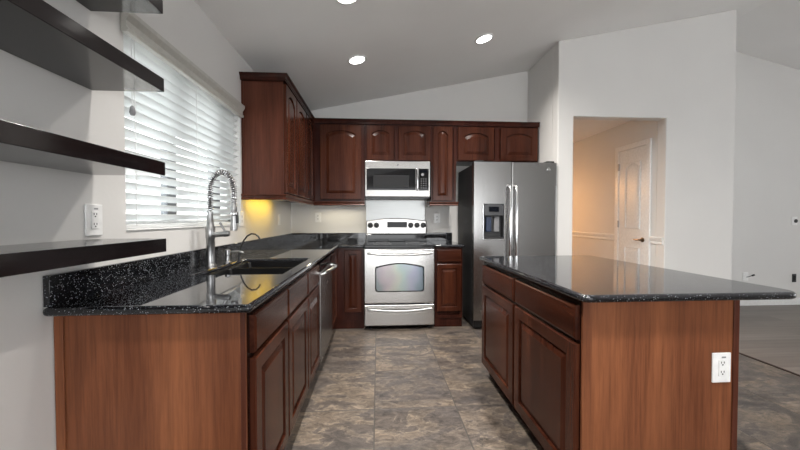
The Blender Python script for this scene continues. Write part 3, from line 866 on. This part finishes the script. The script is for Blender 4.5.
# backguard with an arched top
BG0, BG1 = RX0 + 0.0, RX1 + 0.0
MB().box(BG0, BG1, 4.165, 4.244, 0.9175, 1.005).build('backguard_base', M['blackgloss'], rg, bevel=0.004)
top = [(BG1 - (BG1 - BG0) * k / 16, 1.170 + 0.036 * math.sin(PI * k / 16)) for k in range(17)]
bgp = MB().prism([(BG0, 1.006), (BG1, 1.006)] + top, 'Y', 4.178, 4.246).build('control_panel', M['steel_dull'], rg, bevel=0.010, seg=3)
MB().box(0.118, 0.366, 4.172, 4.180, 1.090, 1.160).build('display', M['display'], bgp, bevel=0.004)
for x in (-0.093, -0.018, 0.413, 0.492, 0.570):
    k_ = MB().lathe((x, 4.178, 1.118), [(0.034, 0), (0.034, -0.006), (0.028, -0.010), (0.025, -0.028), (0.020, -0.030)], 'Y', 16)
    k_.box(x - 0.003, x + 0.003, 4.142, 4.150, 1.103, 1.133)
    k_.build('knob', M['black'], bgp, smooth=True)
for i in range(8): 
    pass

# stainless panel on the wall behind the range
o = MB().box(-0.148, 0.600, YB - 0.006, YB - 0.001, 1.02, 1.435).build('splash_panel', M['splash'])
tag(o, 'grey metal splash panel on the wall between range and microwave', 'panel')

# ================================================================== MICROWAVE
mw = thing('microwave', 'stainless over-the-range microwave with black glass door', 'microwave', (0.232, 4.07, 1.445))
MX0, MX1, MY, MZ0, MZ1 = -0.1465, 0.610, 3.872, 1.445, 1.866
MB().box(MX0 + 0.003, MX1 - 0.003, MY + 0.03, YB - 0.003, MZ0, MZ1).build('case', M['black'], mw)
md = MB().box(MX0, MX1, MY, MY + 0.03, MZ0 + 0.012, MZ1).build('front', M['steel_dull'], mw, bevel=0.004)
MB().box(MX0 + 0.018, 0.440, MY - 0.004, MY + 0.001, 1.532, 1.782).build('door_glass', M['blackgloss'], md, bevel=0.002)
MB().box(MX0 + 0.095, 0.360, MY - 0.0055, MY - 0.0038, 1.565, 1.705).build('door_screen', M['case'], md)
cpn = MB().box(0.476, 0.592, MY - 0.004, MY + 0.001, 1.528, 1.782).build('keypad', M['blackgloss'], md, bevel=0.002)
MB().box(0.492, 0.576, MY - 0.0055, MY - 0.0038, 1.738, 1.768).build('display', M['display'], cpn)
MB().lathe((0.520, MY - 0.004, 1.712), [(0.017, 0), (0.017, -0.004), (0.013, -0.006)], 'Y', 16).build('dial', M['grey'], cpn, smooth=True)
for r in range(5):
    for q in range(3):
        MB().box(0.500 + q * 0.027, 0.512 + q * 0.027, MY - 0.0052, MY - 0.0038, 1.660 - r * 0.026, 1.667 - r * 0.026).build('key', M['grey'], cpn)
MB().tube([(0.458, MY + 0.002, 1.535), (0.458, MY - 0.030, 1.540), (0.458, MY - 0.032, 1.56), (0.458, MY - 0.032, 1.755), (0.458, MY - 0.030, 1.775), (0.458, MY + 0.002, 1.780)], 0.012, 10).build('handle', M['chrome'], md, smooth=True)
MB().lathe((0.232, MY + 0.001, 1.822), [(0.011, 0), (0.011, -0.003), (0.008, -0.004)], 'Y', 16).build('badge', M['grey'], md)
mv = MB()
mv.box(MX0 + 0.01, MX1 - 0.01, MY + 0.004, MY + 0.028, MZ0 - 0.004, MZ0 + 0.0118)
mv.build('vent_strip', M['black'], mw)

# ================================================================== REFRIGERATOR
fr = thing('refrigerator', 'stainless side-by-side refrigerator with ice dispenser in the back right corner', 'refrigerator', (1.482, 3.88, 0))
FY0 = 3.507
MB().box(1.030, 1.932, 3.585, 4.235, 0.025, 1.790).build('case', M['case'], fr, bevel=0.004)
m = MB()
D0, D1, DZ0, DZ1 = 1.128, 1.352, 0.985, 1.362
zb, zt = 0.105, 1.808
xl_, xr_ = 1.024, 1.431
m.box(xl_, D0, FY0, 3.580, zb, zt).box(D1, xr_, FY0, 3.580, zb, zt).box(D0, D1, FY0, 3.580, zb, DZ0).box(D0, D1, FY0, 3.580, DZ1, zt)
bmesh.ops.remove_doubles(m.bm, verts=m.bm.verts[:], dist=1e-5)
ld = m.build('freezer_door', M['steel'], fr)
rd = MB().box(1.437, 1.937, FY0, 3.580, zb, zt).build('door', M['steel'], fr, bevel=0.010, seg=3)
ds = MB()
ds.box(D0, D1, 3.565, 3.579, DZ0, DZ1).box(D0, D0 + 0.008, FY0 - 0.003, 3.565, DZ0, DZ1).box(D1 - 0.008, D1, FY0 - 0.003, 3.565, DZ0, DZ1)
ds.box(D0 + 0.008, D1 - 0.008, FY0 - 0.003, 3.565, DZ0, DZ0 + 0.02)
dsp = ds.build('ice_dispenser', M['black'], ld)
MB().prism([(D0 + 0.008, 1.235), (D1 - 0.008, 1.235), (D1 - 0.008, DZ1 - 0.012), ((D0 + D1) / 2, DZ1), (D0 + 0.008, DZ1 - 0.012)], 'Y', FY0 - 0.004, 3.565).build('control_panel', M['panelgrey'], dsp, bevel=0.003)
MB().box(1.185, 1.295, FY0 - 0.006, FY0 - 0.0035, 1.275, 1.330).build('display', M['display'], dsp)
MB().box(1.165, 1.225, 3.535, 3.562, 1.06, 1.225).build('paddle', M['blue'], dsp, bevel=0.006)
MB().box(1.255, 1.315, 3.540, 3.562, 1.06, 1.225).build('paddle', M['grey'], dsp, bevel=0.006)
fm = MB()
fm.box(D0 - 0.010, D0, FY0 - 0.006, FY0 + 0.002, DZ0 - 0.010, DZ1 - 0.01).box(D1, D1 + 0.010, FY0 - 0.006, FY0 + 0.002, DZ0 - 0.010, DZ1 - 0.01).box(D0, D1, FY0 - 0.006, FY0 + 0.002, DZ0 - 0.010, DZ0)
fm.build('dispenser_frame', M['chrome'], dsp, bevel=0.002)
for x, par in ((1.399, ld), (1.468, rd)):
    MB().tube([(x, FY0 + 0.004, 0.50), (x, FY0 - 0.045, 0.515), (x, FY0 - 0.055, 0.55), (x, FY0 - 0.055, 1.50), (x, FY0 - 0.045, 1.54), (x, FY0 + 0.004, 1.555)], 0.0145, 12).build('handle', M['chrome'], par, smooth=True)
bd = MB().lathe((1.842, FY0 + 0.001, 1.735), [(0.019, 0), (0.019, -0.003), (0.016, -0.004), (0.015, -0.0025)], 'Y', 20).build('badge', M['chrome'], rd, smooth=True)
gl = MB().box(1.035, 1.927, 3.535, 3.584, 0.02, 0.100).build('kick_grille', M['black'], fr, bevel=0.003)
for x in (1.09, 1.875):
    MB().lathe((x, 3.62, 0), [(0.022, 0), (0.022, 0.012), (0.014, 0.014), (0.014, 0.03)], 'Z', 12).build('foot', M['black'], fr)
    MB().box(x - 0.045, x + 0.045, 3.53, 3.63, 1.8083, 1.826).build('hinge_cap', M['black'], fr, bevel=0.004)
    MB().lathe((x, 4.18, 0), [(0.022, 0), (0.022, 0.012), (0.014, 0.014), (0.014, 0.03)], 'Z', 12).build('foot', M['black'], fr)

# ================================================================== OUTLETS AND PLATES
def outlet(mp, u, z, label, w=0.076, h=0.120, strip=True, rocker=False):
    """mp(u, out, z)"""
    p0 = mp(u, 0, z)
    t = thing('wall_switch' if rocker else 'wall_outlet', label, 'light switch' if rocker else 'outlet', p0)
    mbox(MB(), mp, u - w / 2, u + w / 2, 0.0003, 0.007, z - h / 2, z + h / 2).build('cover_plate', M['plastic'], t, bevel=0.003)
    ins = mbox(MB(), mp, u - 0.0165, u + 0.0165, 0.0068, 0.010, z - 0.0335, z + 0.0335).build('rocker' if rocker else 'receptacle', M['white'], t, bevel=0.0015)
    if not rocker:
        for dz in (-0.019, 0.019):
            s_ = MB()
            mbox(s_, mp, u - 0.0075, u - 0.0045, 0.0098, 0.0104, z + dz, z + dz + 0.008)
            mbox(s_, mp, u + 0.0045, u + 0.0075, 0.0098, 0.0104, z + dz, z + dz + 0.008)
            mbox(s_, mp, u - 0.003, u + 0.003, 0.0098, 0.0104, z + dz - 0.008, z + dz - 0.003)
            s_.build('socket', M['black'], ins)
        if strip:
            mbox(MB(), mp, u - 0.002, u + 0.016, 0.0068, 0.0076, z + 0.040, z + 0.046).build('sticker', M['grey'], t)
    return t
wl_ = lambda u, v, z: (XL + v, u, z)
wb_ = lambda u, v, z: (u, YB - v, z)
ie_ = lambda u, v, z: (u, 1.2645 - v, z)
outlet(wl_, 1.350, 1.199, 'white outlet on the left wall just above the lowest shelf')
outlet(ie_, 1.397, 0.597, 'white outlet on the end panel of the island', 0.080, 0.122)
outlet(wl_, 2.735, 1.20, 'white outlet by the window edge, half behind the faucet, under the left wall cabinet', strip=False)
outlet(wl_, 3.75, 1.19, 'white switch plate on the left wall near the back corner', rocker=True)
outlet(wb_, -0.752, 1.215, 'white outlet on the back wall left of the range', strip=False)
outlet(wb_, 0.760, 1.205, 'white outlet on the back wall right of the range', strip=False)

t = thing('wall_plate', 'white wall plate with a round black hole high on the far right wall', 'wall plate', (5.775, YB, 1.168))
MB().box(5.735, 5.815, YB - 0.006, YB - 0.0003, 1.11, 1.226).build('cover_plate', M['plastic'], t, bevel=0.002)
MB().lathe((5.79, YB - 0.006, 1.168), [(0.026, 0), (0.026, -0.006), (0.018, -0.007)], 'Y', 14).build('grommet', M['black'], t)
t = thing('wall_outlet', 'small black outlet low on the far right wall', 'outlet', (5.79, YB, 0.372))
MB().box(5.76, 5.82, YB - 0.007, YB - 0.0003, 0.315, 0.430).build('cover_plate', M['black'], t, bevel=0.002)
MB().box(5.775, 5.805, YB - 0.010, YB - 0.0068, 0.34, 0.405).build('receptacle', M['blackgloss'], t)
t = thing('wall_plate', 'white wall plate with dark cable stub low on the far right wall', 'wall plate', (5.06, YB, 0.40))
MB().box(5.02, 5.10, YB - 0.006, YB - 0.0003, 0.345, 0.46).build('cover_plate', M['plastic'], t, bevel=0.002)
MB().tube([(5.07, YB - 0.004, 0.395), (5.085, YB - 0.03, 0.405), (5.095, YB - 0.05, 0.42)], 0.005, 8).build('cable', M['grey'], t, smooth=True)
MB().tube([(5.095, YB - 0.05, 0.42), (5.115, YB - 0.07, 0.438)], 0.011, 8).build('plug', M['black'], t)

# ================================================================== LIGHTS
def can(x, y, label):
    z = zc(x)
    t = thing('recessed_ceiling_light', label, 'ceiling light', (x, y, z), 'recessed ceiling lights')
    rot = Matrix.Translation((x, y, z)) @ Matrix.Rotation(-SLOPE, 4, 'Y') @ Matrix.Translation((-x, -y, -z))
    m = MB().lathe((x, y, z), [(0.092, -0.0005), (0.090, -0.006), (0.072, -0.009), (0.070, -0.004), (0.070, -0.0005)], 'Z', 28)
    bmesh.ops.transform(m.bm, matrix=rot, verts=m.bm.verts[:])
    m.build('trim_ring', M['white'], t, smooth=True)
    m = MB().lathe((x, y, z), [(0.069, -0.001), (0.069, -0.005), (0.060, -0.007)], 'Z', 28)
    bmesh.ops.transform(m.bm, matrix=rot, verts=m.bm.verts[:])
    m.build('lens', M['lens'], t, smooth=True)
    area('bulb', (0, 0, -0.012), (0, -SLOPE, 0), 0.13, 0.13, P_CAN, (1.0, 0.955, 0.90), 'DISK', t, 2.3)
can(-0.191, 3.16, 'bright recessed ceiling light nearest the corner of the wall cabinets')
can(1.02, 3.183, 'bright recessed ceiling light on the right, above the refrigerator')
can(-0.198, 2.262, 'recessed ceiling light cut off by the top edge of the photo')

ul = thing('under_cabinet_light', 'small yellow light fixed under the left wall cabinet', 'lamp', (-0.97, 3.16, 1.3995))
MB().box(-1.02, -0.92, 2.83, 3.49, 1.385, 1.3993).build('housing', M['white'], ul, bevel=0.003)
area('bulb', (0.0, 0, -0.018), (0, 0.35, 0), 0.08, 0.62, P_UNDER, (1.0, 0.62, 0.025), 'RECTANGLE', ul)

ul = thing('under_cabinet_light', 'small warm light under the corner wall cabinet left of the range', 'lamp', (-0.45, 4.09, 1.3995))
MB().box(-0.70, -0.20, 4.05, 4.13, 1.385, 1.3993).build('housing', M['white'], ul, bevel=0.003)
area('bulb', (0, 0, -0.018), (-0.3, 0, 0), 0.46, 0.05, P_CORNER, (1.0, 0.90, 0.68), 'RECTANGLE', ul)

hs = thing('hall_sconce', 'warm hallway wall lamp out of sight round the opening', 'lamp', (2.075, 5.45, 1.75))
MB().box(2.0755, 2.10, 5.40, 5.50, 1.68, 1.82).build('back_plate', M['bronze'], hs, bevel=0.004)
d = bpy.data.lights.new('bulb', 'POINT'); d.energy = P_HALL; d.color = (1.0, 0.52, 0.22); d.shadow_soft_size = 0.06
o = bpy.data.objects.new('bulb', d); COL.objects.link(o); o.parent = hs; o.location = (0.14, 0, 0.02)
MB().lathe((2.19, 5.45, 1.85), [(0.07, 0), (0.085, -0.10), (0.087, -0.10), (0.072, 0.0)], 'Z', 16).build('shade', M['white'], hs, smooth=True)
MB().tube([(2.10, 5.45, 1.72), (2.19, 5.45, 1.70), (2.19, 5.45, 1.74)], 0.006, 8).build('arm', M['bronze'], hs)
